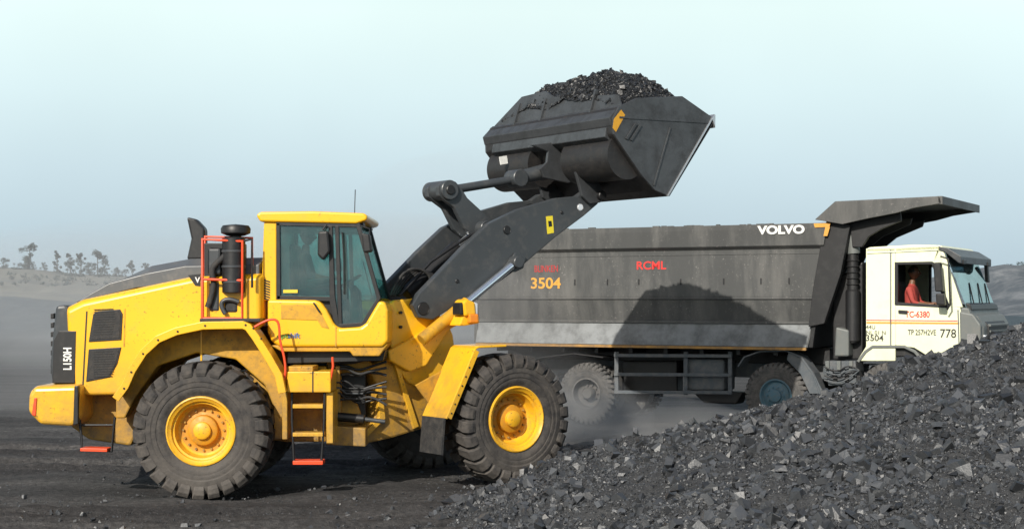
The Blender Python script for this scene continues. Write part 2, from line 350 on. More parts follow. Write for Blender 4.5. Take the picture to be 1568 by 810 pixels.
# hood
crown('hood_body',R,[(99,470),(124,458),(300,421),(402,418),(402,500),(330,500),(268,507),(228,533),(198,575),(181,604),(122,605),(112,592),(103,550)],1.0,1.0,YEL,.10,.05,.04)
crown('hood_top',R,[(112,463),(135,449),(165,433),(225,406),(285,395),(402,393),(402,424),(302,424),(210,440),(122,461)],.85,.86,HOOD,.3,.10,.05)
tp('rear_grille',R,[(84,468),(101,466),(124,500),(119,589),(79,588),(75,560)],.95,-.93,.93,GRYD,.04)
tp('grille_side_panel',R,[(90,506),(117,506),(115,586),(80,586),(82,520)],1.0,.93,1.003,BLK,.01)
for i in range(7): tp('grille_slat_%d'%i,R,[(74,480+i*14),(79,479+i*14),(79,487+i*14),(74,488+i*14)],.9,-.8,.8,BLK,.005)
text('model_lettering',R,'L150H',109,566,1.008,12,WHT,vert=True,bold=.03,xs=.75)
for nm,pp in (('vent_upper',[(143,480),(150,476),(184,473),(188,480),(186,520),(136,523)]),('vent_lower',[(136,534),(186,531),(180,556),(168,577),(132,584)])):
    tp(nm+'_seal',R,pp,1.0,.99,1.012,BLK,.006)
    c=(sum(p[0] for p in pp)/len(pp),sum(p[1] for p in pp)/len(pp))
    tp(nm+'_mesh',R,[(c[0]+(x-c[0])*.88,c[1]+(y-c[1])*.88) for x,y in pp],1.0,1.0,1.018,BLK2,.004)
    for i in range(11):
        y=c[1]-19+i*3.8; tp(nm+'_louvre_%d'%i,R,[(144,y),(178-abs(i-4),y-1),(178-abs(i-4),y),(144,y+1)],1.0,1.01,1.023,BLK,.0)
tp('hood_seam_rear',R,[(132,476),(134,476),(128,590),(126,590)],1.0,.99,1.006,BLK)
tp('hood_seam_front',R,[(190,472),(192,472),(191,530),(189,530)],1.0,.99,1.006,YEL2)
tp('hood_badge',R,[(288,421),(307,419),(307,438),(299,437)],1.0,.99,1.006,BLK)
text('maker_lettering',R,'V',299,432,1.01,8,WHT,bold=.03)
crown('counterweight',R,[(44,601),(52,590),(121,588),(123,640),(113,652),(62,649),(43,630)],1.25,1.28,YEL,.12,.02,.05)
tp('counterweight_edge',R,[(115,590),(121,590),(121,648),(113,650)],1.25,1.2,1.29,BLK,.01)
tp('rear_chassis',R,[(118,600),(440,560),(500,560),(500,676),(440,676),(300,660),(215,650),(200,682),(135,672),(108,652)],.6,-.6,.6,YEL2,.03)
tp('rear_light_bar',R,[(54,608),(58,608),(56,636),(50,634)],1.25,.6,1.295,RED,.006)
tubeT('rear_step_frame',R,[(122,640),(126,688),(171,690),(176,638)],1.15,.018,BLK)
tubeT('rear_step_bar',R,[(124,650),(173,650)],1.15,.016,BLK)
tp('rear_step_tread',R,[(126,684),(167,685),(167,690),(126,689)],1.15,1.0,1.25,RED,.006)
# rear fender
def strip(nm,F,px,wt,w0,w1,th,m,bev=.008):
    P=F.tt(px,wt); n=len(P); inn=[]
    for i,(u,z) in enumerate(P):
        a=P[max(i-1,0)]; b=P[min(i+1,n-1)]; d=(b[0]-a[0],b[1]-a[1]); l=math.hypot(*d) or 1
        inn.append((u+d[1]/l*th,z-d[0]/l*th))
    rings=[[F.p(P[i][0],w0,P[i][1]),F.p(P[i][0],w1,P[i][1]),F.p(inn[i][0],w1,inn[i][1]),F.p(inn[i][0],w0,inn[i][1])] for i in range(n)]
    return loft(nm,rings,m,bev)
arch=[(172,607),(186,588),(197,563),(215,535),(238,514),(268,501),(310,492),(372,491),(384,496),(396,512),(415,542),(432,572),(438,600)]
for s in (1,-1):
    strip('rear_fender_lip_%d'%s,R,arch,1.4,s*.95,s*1.4,.045,YEL,.012)
    strip('rear_fender_edge_%d'%s,R,arch,1.4,s*1.385,s*1.41,.10,YEL,.008)
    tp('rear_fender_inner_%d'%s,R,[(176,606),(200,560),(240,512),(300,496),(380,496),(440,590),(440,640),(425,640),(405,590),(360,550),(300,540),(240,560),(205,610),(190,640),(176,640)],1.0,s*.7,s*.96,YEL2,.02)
    tp('service_deck_%d'%s,R,[(308,487),(400,487),(400,492),(308,492)],1.2,s*.9,s*1.3,BLK,.005)
tp('fender_joint',R,[(306,494),(309,494),(309,560),(306,560)],1.0,.95,.975,YEL,.003)
for i in range(9):
    q=arch[1+i]; p=R.P(q[0]+4,q[1]+6,1.41); cyl('fender_bolt_%d'%i,p,p+Vector((0,-.012,0)),.014,BLK,8)
# engine bay intake + guard
tp('intake_bay',R,[(313,372),(370,372),(370,484),(313,484)],.9,.5,.93,BLK,.01)
for i,(x,y,w_,h_) in enumerate([(318,380,20,40),(342,376,22,18),(320,432,16,44),(344,458,20,20)]):
    tp('intake_component_%d'%i,R,[(x,y),(x+w_,y),(x+w_,y+h_),(x,y+h_)],1.0,.9,1.02,[GRYD,BLK2][i%2],.03)
tubeT('intake_hose_a',R,[(318,470),(330,440),(322,410),(345,392),(352,380)],1.05,.04,BLK2,True)
tubeT('intake_hose_b',R,[(345,480),(335,465),(350,455),(366,462)],1.05,.03,GRYD,True)
fc=R.P(358,448,1.0); cyl('air_filter',fc,fc+Vector((0,0,.72)),.15,BLK,28)
for i in range(3): p=fc+Vector((0,0,.12+i*.2)); cyl('air_filter_band_%d'%i,p,p+Vector((0,0,.04)),.158,GRYD,28)
p=R.P(361,372,.9); lathe('precleaner',p,(0,0,1),[(0,0),(0,.07),(.09,.07),(.10,.12),(.13,.19),(.19,.195),(.23,.17),(.24,.10),(.25,0)],BLK,32)
tubeT('guard_frame_outer',R,[(310,487),(310,366),(371,369),(371,487),(310,487)],1.12,.022,RED)
tubeT('guard_frame_mid',R,[(310,427),(371,429)],1.12,.018,RED)
tubeT('guard_frame_rear',R,[(314,486),(314,362),(386,364),(386,440)],.85,.02,RED)
tubeT('guard_tie_top',R,[(371,369),(386,366),(386,440)],1.1,.016,BLK)
loft('exhaust_stack',[[R.p(*q) for q in [(R.t(x,y,.2)[0],w,R.t(x,y,.2)[1]) for x,y in [(286,332),(300,335),(314,350),(314,397),(286,397),(293,365)]]] for w in (0,.22)],BLK,.03)
# cab
tp('cab_lower_body',R,[(409,458),(484,459),(492,463),(500,474),(512,497),(520,502),(552,500),(560,494),(580,460),(590,462),(594,475),(594,522),(586,531),(430,531),(416,524),(409,508)],1.0,-.98,.98,YEL,.05,3)
tp('cab_body_recess',R,[(430,466),(478,466),(492,480),(504,503),(492,500),(486,490),(430,488)],1.0,.97,.988,YEL2,.004)
tp('cab_sill',R,[(412,528),(594,526),(580,545),(540,545),(535,538),(430,538)],1.0,-.9,.94,YEL2,.015)
tp('cab_door_seam',R,[(513,500),(515,500),(515,530),(513,530)],1.0,.97,.985,YEL2)
tp('cab_roof',R,[(392,329),(398,324),(480,323),(558,326),(563,331),(561,337),(545,342),(398,339)],.9,-.9,.9,YEL,.035,3)
tp('cab_rear_pillar',R,[(404,339),(424,339),(424,460),(400,460),(401,420)],.85,-.85,.85,YEL,.02)
tp('cab_floor',R,[(424,455),(512,460),(520,500),(555,498),(575,462),(560,520),(424,520)],.8,-.8,.8,BLK,.01)
for i in range(8): tp('cab_louvre_%d'%i,R,[(401,426+i*4),(413,430+i*4),(413,432+i*4),(401,428+i*4)],.86,.85,.862,BLK)
for s in (1,-1):
    w0,w1=s*.80,s*.872
    tp('cab_post_rear_%d'%s,R,[(423,341),(429,341),(430,457),(423,459)],.86,w0,w1,BLK,.008)
    tp('cab_rail_top_%d'%s,R,[(423,338),(550,341),(550,348),(423,345)],.86,w0,w1,BLK,.006)
    tp('cab_rail_low_%d'%s,R,[(424,452),(508,454),(508,461),(424,459)],.86,w0,w1,BLK,.006)
    tp('cab_post_mid_%d'%s,R,[(503,345),(509,345),(513,452),(520,500),(512,500),(505,462)],.86,w0,w1*1.004,BLK,.006)
    tp('cab_door_post_%d'%s,R,[(513,345),(519,345),(524,498),(518,499)],.86,w0,w1*1.002,BLK,.006)
    tp('cab_post_front_%d'%s,R,[(544,341),(551,341),(583,456),(558,499),(518,501),(518,496),(554,493),(577,456)],.86,w0,w1*1.006,BLK,.006)
    tp('cab_side_glass_%d'%s,R,[(427,345),(547,346),(579,456),(556,495),(520,498),(508,456),(427,455)],.84,s*.835,s*.842,GLS)
gu=[R.t(548,343,.84),R.t(580,456,.84)]
loft('cab_front_glass',[[R.p(gu[0][0],w,gu[0][1]),R.p(gu[1][0],w,gu[1][1]),R.p(gu[1][0]+.008,w,gu[1][1]),R.p(gu[0][0]+.008,w,gu[0][1])] for w in (-.8,.8)],GLS)
# interior
tp('seat_base',R,[(452,452),(505,452),(505,440),(455,438)],0,-.28,.28,SEAT,.04)
tp('seat_back',R,[(448,450),(462,450),(458,375),(446,373)],0,-.26,.26,SEAT,.05)
tp('armrest_console',R,[(470,440),(510,432),(512,424),(470,428)],.3,.3,.42,BLK,.02)
tp('dash_column',R,[(535,500),(555,500),(552,445),(542,435)],0,-.15,.15,BLK,.02)
c=R.P(533,432,0); lathe('steering_wheel',c,(-.5,0,.85),[(-.015,.20),(0,.215),(.015,.20),(0,.185),(-.015,.20)],BLK,32)
cyl('steering_column',c,R.P(548,460,0),.03,BLK)
tp('monitor',R,[(512,395),(522,395),(524,415),(514,415)],.5,.45,.65,BLK,.01)
tp('cab_headliner',R,[(426,341),(548,343),(548,352),(426,350)],.8,-.79,.79,BLK,.01)
tp('cab_sticker',R,[(434,443),(456,443),(456,448),(434,448)],.86,.874,.877,mat('yellow_decal_small',(.7,.5,.03),.5))
# mirrors, lights, antenna
tubeT('mirror_arm',R,[(552,345),(566,350),(566,380)],1.05,.012,BLK)
tp('mirror_right',R,[(555,357),(567,359),(570,385),(558,387)],1.1,.98,1.22,BLK,.02)
tubeT('mirror_arm_rear',R,[(500,343),(494,352)],.95,.012,BLK)
tp('mirror_inner',R,[(487,354),(503,353),(506,385),(495,399),(486,390)],.96,.90,.98,BLK,.03)
tubeT('door_grab_rail',R,[(524,355),(527,400),(527,450)],.93,.01,BLK)
tubeT('wiper',R,[(570,455),(556,400)],.5,.008,BLK)
tubeT('antenna',R,[(543,326),(544,290)],.3,.006,BLK)
for s in (-.6,.6): tp('work_lamp_%d'%(s*10),R,[(545,336),(556,336),(558,346),(547,347)],.6,s-.1,s+.1,BLK,.01)
# steps
tp('step_box',R,[(440,568),(507,568),(507,600),(440,600)],1.25,.6,1.28,YEL,.015)
tp('step_box_seam',R,[(478,568),(480,568),(480,600),(478,600)],1.28,1.27,1.284,BLK)
tp('step_box_top',R,[(442,560),(480,560),(480,568),(442,568)],1.2,.7,1.25,YEL2,.01)
tubeT('ladder_rail_rear',R,[(447,600),(447,640),(450,706)],1.22,.016,BLK); tubeT('ladder_rail_front',R,[(497,600),(496,650),(492,706)],1.22,.016,BLK)
tp('ladder_side_rear',R,[(432,600),(440,600),(440,672),(432,672)],1.2,.7,1.2,YEL2,.01)
tp('ladder_side_front',R,[(498,600),(510,600),(510,678),(500,678)],1.2,.6,1.2,YEL,.01)
for i,(y,mm) in enumerate([(618,YEL),(661,YEL),(704,RED)]):
    tp('ladder_step_%d'%i,R,[(449,y),(495,y),(495,y+6),(449,y+6)],1.2,1.0,1.25,mm,.005)
tubeT('handrail_deck',R,[(390,500),(408,489),(424,488),(428,500),(428,520),(437,552),(437,580),(430,588)],1.3,.016,RED,True)
tubeT('handrail_door',R,[(509,546),(510,560),(503,596)],1.25,.016,RED)
tubeT('handrail_seat',R,[(480,463),(490,478)],1.02,.012,BLK)
text('drive_lettering',R,'shift',440,517,.992,8,mat('blue_lettering',(.05,.15,.35),.5),bold=.01)
text('drive_lettering_green',R,'opti',424,517,.992,8,mat('green_lettering',(.12,.35,.05),.5),bold=.01)
# belly & joint
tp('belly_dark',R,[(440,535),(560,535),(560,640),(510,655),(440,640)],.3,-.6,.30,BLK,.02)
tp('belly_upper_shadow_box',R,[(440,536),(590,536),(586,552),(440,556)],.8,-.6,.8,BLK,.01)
tp('belly_frame_rib',R,[(420,600),(432,600),(436,670),(420,672)],.9,.5,.95,YEL2,.01)
tp('rear_hinge_plate',R,[(440,600),(508,600),(545,615),(552,632),(548,650),(508,652),(440,650)],.42,.30,.42,YEL2,.015)
tp('rear_hinge_plate_top',R,[(500,548),(560,548),(572,560),(560,572),(500,570)],.42,.26,.40,YEL2,.015)
for i in range(9):
    y=558+i*7.5+random.uniform(-3,3); e=random.uniform(-6,14); tubeT('hydraulic_hose_%d'%i,R,[(508,y),(526,y-4+random.uniform(-8,8)),(548,y+e),(570,y+e-8),(592,y-12+i*2)],.50+.05*(i%3),.018,[BLK2,BLK,BLK2][i%3],True)
for i in range(3): tubeT('steel_pipe_%d'%i,R,[(508,585+i*8),(520,585+i*8),(530,594+i*8),(556,594+i*8)],.62,.013,[BLK,GRYD,BLK][i],False)
tp('hose_bracket',R,[(514,560),(520,560),(522,640),(514,640)],.6,.4,.62,YEL2,.006)
cyl('steering_cylinder',R.P(505,636,.62),R.P(558,641,.62),.06,BLK); cyl('steering_rod',R.P(558,641,.62),R.P(590,645,.62),.03,GRYD)
p=R.P(505,636,.62); cyl('steering_cylinder_eye',p+Vector((0,.1,0)),p-Vector((0,.1,0)),.075,BLK)
tp('lower_belly_guard',R,[(500,650),(560,655),(560,683),(500,680)],.7,-.5,.72,YEL2,.015)
# front frame
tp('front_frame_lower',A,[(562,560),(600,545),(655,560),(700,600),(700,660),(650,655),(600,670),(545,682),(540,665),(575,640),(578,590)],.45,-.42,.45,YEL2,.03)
tp('front_frame_flange',A,[(575,590),(582,588),(588,640),(552,676),(545,672),(578,638)],.47,.45,.52,YEL,.01)
tp('front_frame_web',A,[(600,548),(606,548),(640,652),(632,656)],.47,.45,.50,YEL,.008)
for s in (1,-1):
    w0,w1=s*.40,s*.50
    P=A.tt([(597,464),(606,459),(640,456),(656,462),(688,498),(694,512),(700,560),(690,610),(655,600),(625,585),(603,556),(596,515)],.5)
    prism('tower_plate_%d'%s,A,P,w0,w1,YEL,.02)
    P=A.tt([(606,537),(640,520),(695,486),(722,478),(726,490),(700,505),(665,560),(640,570),(608,552)],.8)
    prism('cylinder_bracket_%d'%s,A,P,s*.5,s*.60,YEL,.02)
for i,(x,y,r) in enumerate([(648,472,.085),(640,541,.085),(660,505,.04),(612,478,.02),(612,500,.02),(616,525,.02)]):
    p=A.P(x,y,.5); cyl('tower_pin_%d'%i,p,p+Vector((*A.r,0))*.05,r,BLK,24)
fend=[(683,640),(727,533),(733,529),(776,527)]
for s in (1,-1):
    strip('front_fender_%d'%s,A,fend,1.42,s*.80,s*1.42,.03,YEL,.01)
    strip('front_fender_skirt_%d'%s,A,[(684,638),(727,534)],1.42,s*1.40,s*1.425,.08,YEL,.005)
    tp('mudflap_%d'%s,A,[(680,640),(684,640),(680,697),(676,696)],1.42,s*.85,s*1.40,BLK2,.005)
    P=A.tt([(646,590),(700,560),(712,566),(690,640),(683,640)],1.0); prism('fender_bracket_%d'%s,A,P,s*.80,s*.83,YEL2,.01)
for i in range(6):
    p=A.P(691+i*5.5,632-i*14,1.425); cyl('fender_stud_%d'%i,p,p+Vector((*A.r,0))*.01,.012,BLK,8)
# headlamp
tp('headlamp_bracket',A,[(694,498),(700,482),(724,480),(726,494),(704,498)],.9,.5,1.05,YEL,.02)
tp('headlamp_housing',A,[(703,462),(709,457),(722,462),(724,482),(706,484)],1.0,.85,1.1,YEL,.03)
tp('turn_lamp',A,[(712,480),(726,480),(726,494),(712,494)],1.0,.9,1.12,LAMP,.02)
tp('headlamp_back',A,[(700,464),(706,462),(706,482),(700,482)],1.0,.87,1.08,BLK,.02)
tp('headlamp_lens',A,[(722,462),(727,464),(727,480),(723,482)],1.0,.88,1.08,HLT,.01)
# boom
arm=[(630,466),(640,449),(668,420),(706,380),(745,343),(792,320),(850,303),(882,300),(896,290),(908,291),(917,300),(914,312),(893,330),(850,362),(800,405),(762,432),(692,470),(662,489),(640,486)]
for s in (1,-1):
    tp('lift_arm_%d'%s,A,arm,.62,s*.53,s*.65,GRYD,.015)
tp('arm_decal',A,[(836,331),(846,330),(848,356),(838,358)],.65,.65,.654,mat('yellow_decal',(.75,.6,.03),.5))
tp('arm_decal_mark',A,[(839,338),(844,338),(845,346),(840,347)],.65,.654,.657,BLK)
for x,y,r in ((776,352,.06),(648,472,.09),(888,317,.05),(700,430,.03),(860,325,.025)):  # pin bosses; the pale disc near the tip imitates light through a hole
    p=A.P(x,y,.65); cyl('arm_boss_hole_disc',p,p+Vector((*A.r,0))*.012,r,BLK if x!=888 else HLT,24)
u,z=A.t(760,365,0); cyl('arm_cross_tube',A.p(u+.1,-.55,z),A.p(u+.1,.55,z),.16,GRYD,28)
for s in (1,-1):
    w=.74*s
    def Q(x,y): u_,z_=A.t(x,y,.74); return A.p(u_,w,z_)
    cyl('lift_cylinder_rod_%d'%s,Q(715,463),Q(784,406),.055,CHR); cyl('lift_cylinder_barrel_%d'%s,Q(645,520),Q(716,462),.085,YEL2)
    p=Q(791,401); rv=Vector((*A.r,0)); cyl('lift_cylinder_eye_%d'%s,p-rv*.1,p+rv*.07,.085,GRYD,24)
    tp('lift_cylinder_lug_%d'%s,A,[(768,415),(790,386),(806,392),(802,410),(790,416)],.7,s*.66,s*.70,GRYD,.01)
bc=[(667,286),(675,278),(694,278),(704,290),(712,303),(748,336),(752,347),(735,360),(720,362),(708,350),(692,318),(668,300)]
for s in (1,-1): prism('bellcrank_%d'%s,A,A.tt(bc,.12),s*.10,s*.19,GRYD,.015)
p=A.P(684,291,.15); rv=Vector((*A.r,0)); cyl('bellcrank_pin',p-rv*.45,p+rv*.10,.14,GRYD,28); cyl('bellcrank_pin_cap',p+rv*.09,p+rv*.12,.07,BLK,20)
p=A.P(735,350,.15); cyl('bellcrank_pivot',p-rv*.5,p+rv*.2,.11,GRYD,28)
cyl('tilt_link',A.P(694,290,0),A.P(786,275,0),.062,GRYD)
p=A.P(790,273,0); cyl('tilt_link_eye',p-rv*.14,p+rv*.14,.13,GRYD,24)
cyl('tilt_link_yoke',A.P(790,273,.0),A.P(838,262,.0),.10,GRYD,20,.12)
p=A.P(840,262,0); cyl('tilt_lug_pin',p-rv*.2,p+rv*.2,.11,BLK,24)
cyl('tilt_cylinder',A.P(622,450,0),A.P(700,378,0),.11,BLK); cyl('tilt_cylinder_rod',A.P(700,378,0),A.P(728,352,0),.05,CHR)
for i in range(6):
    o_=i*7; tubeT('boom_hose_%d'%i,A,[(598+o_*.4,452),(612+o_,418-o_*.2),(640+o_*.6,408+o_*.3),(664+o_*.5,425),(655,448)],.30-.08*i,.02,BLK2,True)
tubeT('arm_pipe',A,[(612,452),(660,400),(720,360),(760,345)],.2,.022,BLK)
# bucket
BW=1.65
side=[(948,163),(975,150),(1045,147),(1092,180),(1023,300),(1003,291),(984,270),(958,232),(940,205),(939,181)]
SP=A.tt(side,BW)
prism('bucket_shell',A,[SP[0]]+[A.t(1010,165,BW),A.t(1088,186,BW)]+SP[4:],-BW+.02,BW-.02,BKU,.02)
for s in (1,-1): prism('bucket_side_plate_%d'%s,A,SP,s*(BW-.04),s*BW,BKT,.008)
pr=A.tt([(952,160),(936,179),(939,192),(950,200),(968,180)],BW)
prism('bucket_top_beam',A,pr,-BW-.01,BW-.045,BKT,.01)
pr=A.tt([(950,199),(938,193),(936,208),(946,216),(962,214)],BW)
prism('bucket_back_band',A,pr,-BW+.25,BW-.15,BKT,.01)
u0,z0=A.t(952,162,BW)
vs_=[]; 
for du in (0,.03):
    for w,dz in ((-BW,0),(-BW+.05,.05),(-1.0,.44),(-.38,.46),(-.1,.34),(BW-.15,.20),(BW,0)):
        vs_.append(A.p(u0+du+dz*.25,w,z0+dz-.02))
mesh('bucket_spill_guard',vs_,[tuple(range(7)),tuple(range(13,6,-1))]+[(i,(i+1)%7,7+(i+1)%7,7+i) for i in range(7)],BKT,.004)
for w in (-1.0,-.30,.95):
    prism('bucket_guard_rib_%d'%(w*10),A,[(u0-.14,z0-.24),(u0+.02,z0-.2),(u0+.12,z0+.30),(u0+.06,z0+.32),(u0-.06,z0-.05)],w-.02,w+.02,BKT,.004)
eu0,ez0=A.t(1092,180,BW); eu1,ez1=A.t(1023,300,BW)
prism('bucket_side_cutter',A,[(eu0,ez0),(eu1,ez1),(eu1-.03,ez1-.0),(eu0-.035,ez0)],BW-.005,BW+.018,STL,.003)
prism('bucket_cutting_edge',A,[(eu0-.03,ez0-.02),(eu0+.01,ez0+.05),(eu0+.03,ez0+.04),(eu0+.025,ez0-.15)],-BW-.02,BW+.02,STL,.004)
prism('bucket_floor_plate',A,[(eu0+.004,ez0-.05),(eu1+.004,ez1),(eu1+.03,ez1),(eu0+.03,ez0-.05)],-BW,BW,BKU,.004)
prism('bucket_corner_mark',A,A.tt([(940,182),(951,168),(957,176),(943,202),(938,196)],BW),BW+.001,BW+.004,mat('ochre_mark',(.6,.3,.02),.5,dirt=(.1,.08,.05),damt=.35,scale=6))
for i,(x,y) in enumerate(((957,212),(964,214))):
    prism('bucket_wear_bar_%d'%i,A,A.tt([(x,y),(x+15,y-24),(x+18,y-22),(x+3,y+2)],BW),BW,BW+.02,BKT,.003)
prism('bucket_side_rib',A,A.tt([(1025,195),(1027,196),(1002,285),(1000,283)],BW),BW,BW+.015,BKT,.003)
prism('bucket_side_weld',A,A.tt([(948,178),(1085,186),(1085,189),(948,181)],BW),BW,BW+.01,BKT,.002)
def bprism(nm,px,w0,w1,m,bev=.01): 
    prism(nm,A,A.tt(px,(w0+w1)/2),w0,w1,m,bev)
for w in (.52,-.68):
    pl=[(880,262),(890,250),(904,256),(922,292),(918,310),(902,312),(890,300)] if w>0 else [(822,270),(832,258),(846,264),(860,296),(856,312),(842,312),(830,302)]
    bprism('bucket_arm_lug_%d'%(w*10),pl,w,w+.06,BKT)
    bprism('bucket_arm_lug_b%d'%(w*10),pl,w+.15,w+.21,BKT)
for w in (-.22,.16):
    bprism('bucket_tilt_lug_%d'%(w*10),[(812,222),(862,216),(900,226),(905,262),(870,280),(850,276),(832,272),(826,258),(836,248),(838,232)],w,w+.05,BKT)
p=A.P(911,300,.6); cyl('bucket_arm_pin',p-rv*.25,p+rv*.2,.07,BLK,24)
cu,cz=A.t(962,240,BW)
for nm,w0_,w1_ in (('bucket_heel_roll_near',.42,1.55),('bucket_heel_roll_far',-1.55,-.42)):
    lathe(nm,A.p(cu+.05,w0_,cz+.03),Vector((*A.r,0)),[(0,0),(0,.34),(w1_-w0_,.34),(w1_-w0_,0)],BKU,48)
tp('bucket_sign',A,[(765,240),(776,238),(778,250),(767,252)],-.9,-.92,-.9,WHT)
# ------------------------------------------------------------ coal in bucket
root('coal_load',A.p(cu+.7,0,cz+.9))
ub,zb=A.t(955,160,BW); ut,zt=A.t(1088,182,BW)
ns,nw=46,80; vs=[];fs=[]
def heap(s,wn):
    base=zb+(zt-zb)*s
    a=max(0,1-abs(wn)**3.2); bb_=max(0,math.sin(math.pi*min(1,max(0,(s*.90+.06)))))**.7
    return base-.06+.74*(a**.8)*bb_+.12*mnoise.noise(Vector((s*4,wn*3,3)))*a+.06*mnoise.noise(Vector((s*14,wn*12,9)))*a
for i in range(ns+1):
    for j in range(nw+1):
        s=i/ns; wn=-1+2*j/nw; vs.append(A.p(ub+(ut-ub)*s,wn*(BW-.06),heap(s,wn)))
fs=[(i*(nw+1)+j,i*(nw+1)+j+1,(i+1)*(nw+1)+j+1,(i+1)*(nw+1)+j) for i in range(ns) for j in range(nw)]
mesh('load_surface',vs,fs,COALD,0,True)
n=17000; s_=rng.random(n); w_=rng.uniform(-.98,.98,n)
pos=np.array([list(A.p(ub+(ut-ub)*s,w*(BW-.06),heap(s,w)+.004)) for s,w in zip(s_,w_)])
rocks('load_lumps',pos,np.clip(.022+.018*rng.pareto(2.6,n),.02,.11),COALD,flat=(.4,.85),tilt=.8)
# ------------------------------------------------------------ DUMP TRUCK
PH=28.5
T=Fr(1.21+1.25*math.sin(math.radians(PH)),30.3+1.25*math.cos(math.radians(PH)),-PH)
root('dump_truck',T.p(2,0,0.15))
G0=.15
U=lambda px,w=1.3: T.t(px,400,w)[0]
uR=U(728); uF=U(1268)
zt_,zr,zm,zl,zb_=3.92,3.47,2.62,2.14,1.70
def wallring(uu,side,fr):
    o=[(1.36,zt_),(1.36,zt_-.09),(1.345,zr+.06),(1.27,zr),(1.27,zm),(1.19,zl),(1.30,zb_),(1.22,zb_),(1.12,zl),(1.19,zm),(1.20,zr),(1.26,zt_)]
    return [T.p(uu-(zt_-z)*fr,side*w,z) for w,z in o]
for s in (1,-1):
    loft('body_side_%d'%s,[wallring(uR,s,-.0),wallring(uF,s,.17)],BED,.008)
    o=[(1.195,zl-.01),(1.303,zb_+.01),(1.298,zb_+.01),(1.19,zl-.01)]
    loft('body_lower_panel_%d'%s,[[T.p(uR+.01,s*(w+.006),z) for w,z in o],[T.p(uF-.02-(zt_-z)*.17,s*(w+.006),z) for w,z in o]],BEDL)
    def rib(nm,sec,m,e):
        loft(nm+'_%d'%s,[[T.p(uR+.02,s*w,z) for w,z in sec],[T.p(uF-e,s*w,z) for w,z in sec]],m,.003)
    rib('body_rib_mid',[(1.19,zl+.04),(1.235,zl+.02),(1.235,zl-.02),(1.19,zl-.03)],BED,.34)
    rib('body_rib_up',[(1.262,2.60),(1.29,2.60),(1.29,2.57),(1.255,2.56)],BED,.27)
    rib('body_rib_line',[(1.268,3.40),(1.278,3.40),(1.278,3.38),(1.268,3.38)],BED,.12)
    rib('body_bottom_edge',[(1.26,zb_),(1.325,zb_),(1.325,zb_-.05),(1.26,zb_-.05)],mat('ochre_edge_worn',(.42,.22,.05),.6,dirt=(.1,.09,.08),damt=.8,scale=2),.40)
box('body_floor',T,uR,uF-.38,-1.22,1.22,zb_-.02,zb_+.12,BEDD)
prism('body_front_wall',T,[(uF-.38,zb_),(uF-.30,zb_),(uF+.06,zt_+.25),(uF-.02,zt_+.25)],-1.25,1.25,BEDD,.01)
box('body_tailgate',T,uR-.06,uR+.02,-1.25,1.25,zb_,zt_-.3,BED)
for i,x in enumerate((880,930,978,1042,1108,1165,1208)):
    u_=T.t(x,430,1.28)[0]; box('body_tie_bolt_%d'%i,T,u_-.012,u_+.012,1.268,1.285,2.84,2.95,BEDD,.004)
for i in range(26):
    u_=random.uniform(uR,uF-.2); box('rim_dent_%d'%i,T,u_,u_+random.uniform(.03,.15),1.28,1.355,zt_-.005,zt_+random.uniform(.005,.02),BED,.004)
tp('front_flank',T,[(1262,345),(1282,338),(1302,345),(1287,420),(1262,495),(1238,500),(1245,440)],1.30,1.18,1.31,BEDD,.01)
can=[(1248,336),(1279,308),(1300,307),(1440,300),(1442,306),(1300,315),(1284,317),(1262,338)]
tp('canopy_plate',T,can,1.4,-1.5,1.42,BED,.01)
for s in (1.42,-1.5): 
    P=T.tt([(1250,336),(1279,309),(1440,301),(1442,311),(1400,318),(1372,326),(1330,334),(1290,343)],1.42); prism('canopy_flange_%d'%(s*10),T,P,s-.02,s+.02,BEDD if s<0 else BED,.006)
tp('canopy_front_lip',T,[(1436,300),(1444,300),(1444,313),(1438,312)],1.4,-1.52,1.44,BED,.008)
for w in (-.9,0,.9): tp('canopy_gusset_%d'%(w*10),T,[(1285,340),(1375,330),(1372,340),(1330,358),(1308,376),(1290,420),(1280,420)],1.0,w-.03,w+.03,BEDD,.006)
tp('canopy_corner_sheet',T,[(1300,330),(1378,322),(1380,338),(1350,350),(1330,362),(1320,378),(1305,378)],1.2,1.12,1.2,BEDD,.01)
tp('body_corner_mark_a',T,[(1246,342),(1272,341),(1270,347),(1248,348)],1.37,1.372,1.376,YELT)
tp('body_corner_mark_b',T,[(1264,347),(1271,347),(1267,361),(1261,361)],1.37,1.372,1.376,YELT)
text('maker_name',T,'VOLVO',1161,358,1.372,12,WHT,xs=1.28,bold=.045)
text('fleet_number',T,'3504',812,441,1.274,16,YELT,xs=1.15,bold=.02)
text('company_name',T,'RCML',974,412,1.274,12,REDT,xs=1.12,bold=.02)
text('owner_name',T,'BLINKEN',818,416,1.274,10,mat('faded_red',(.4,.03,.03),.6),xs=.72,bold=.01)
box('body_inner_load',T,uR+.1,uF-.3,-1.12,1.12,2.2,3.3,COALD,.05)
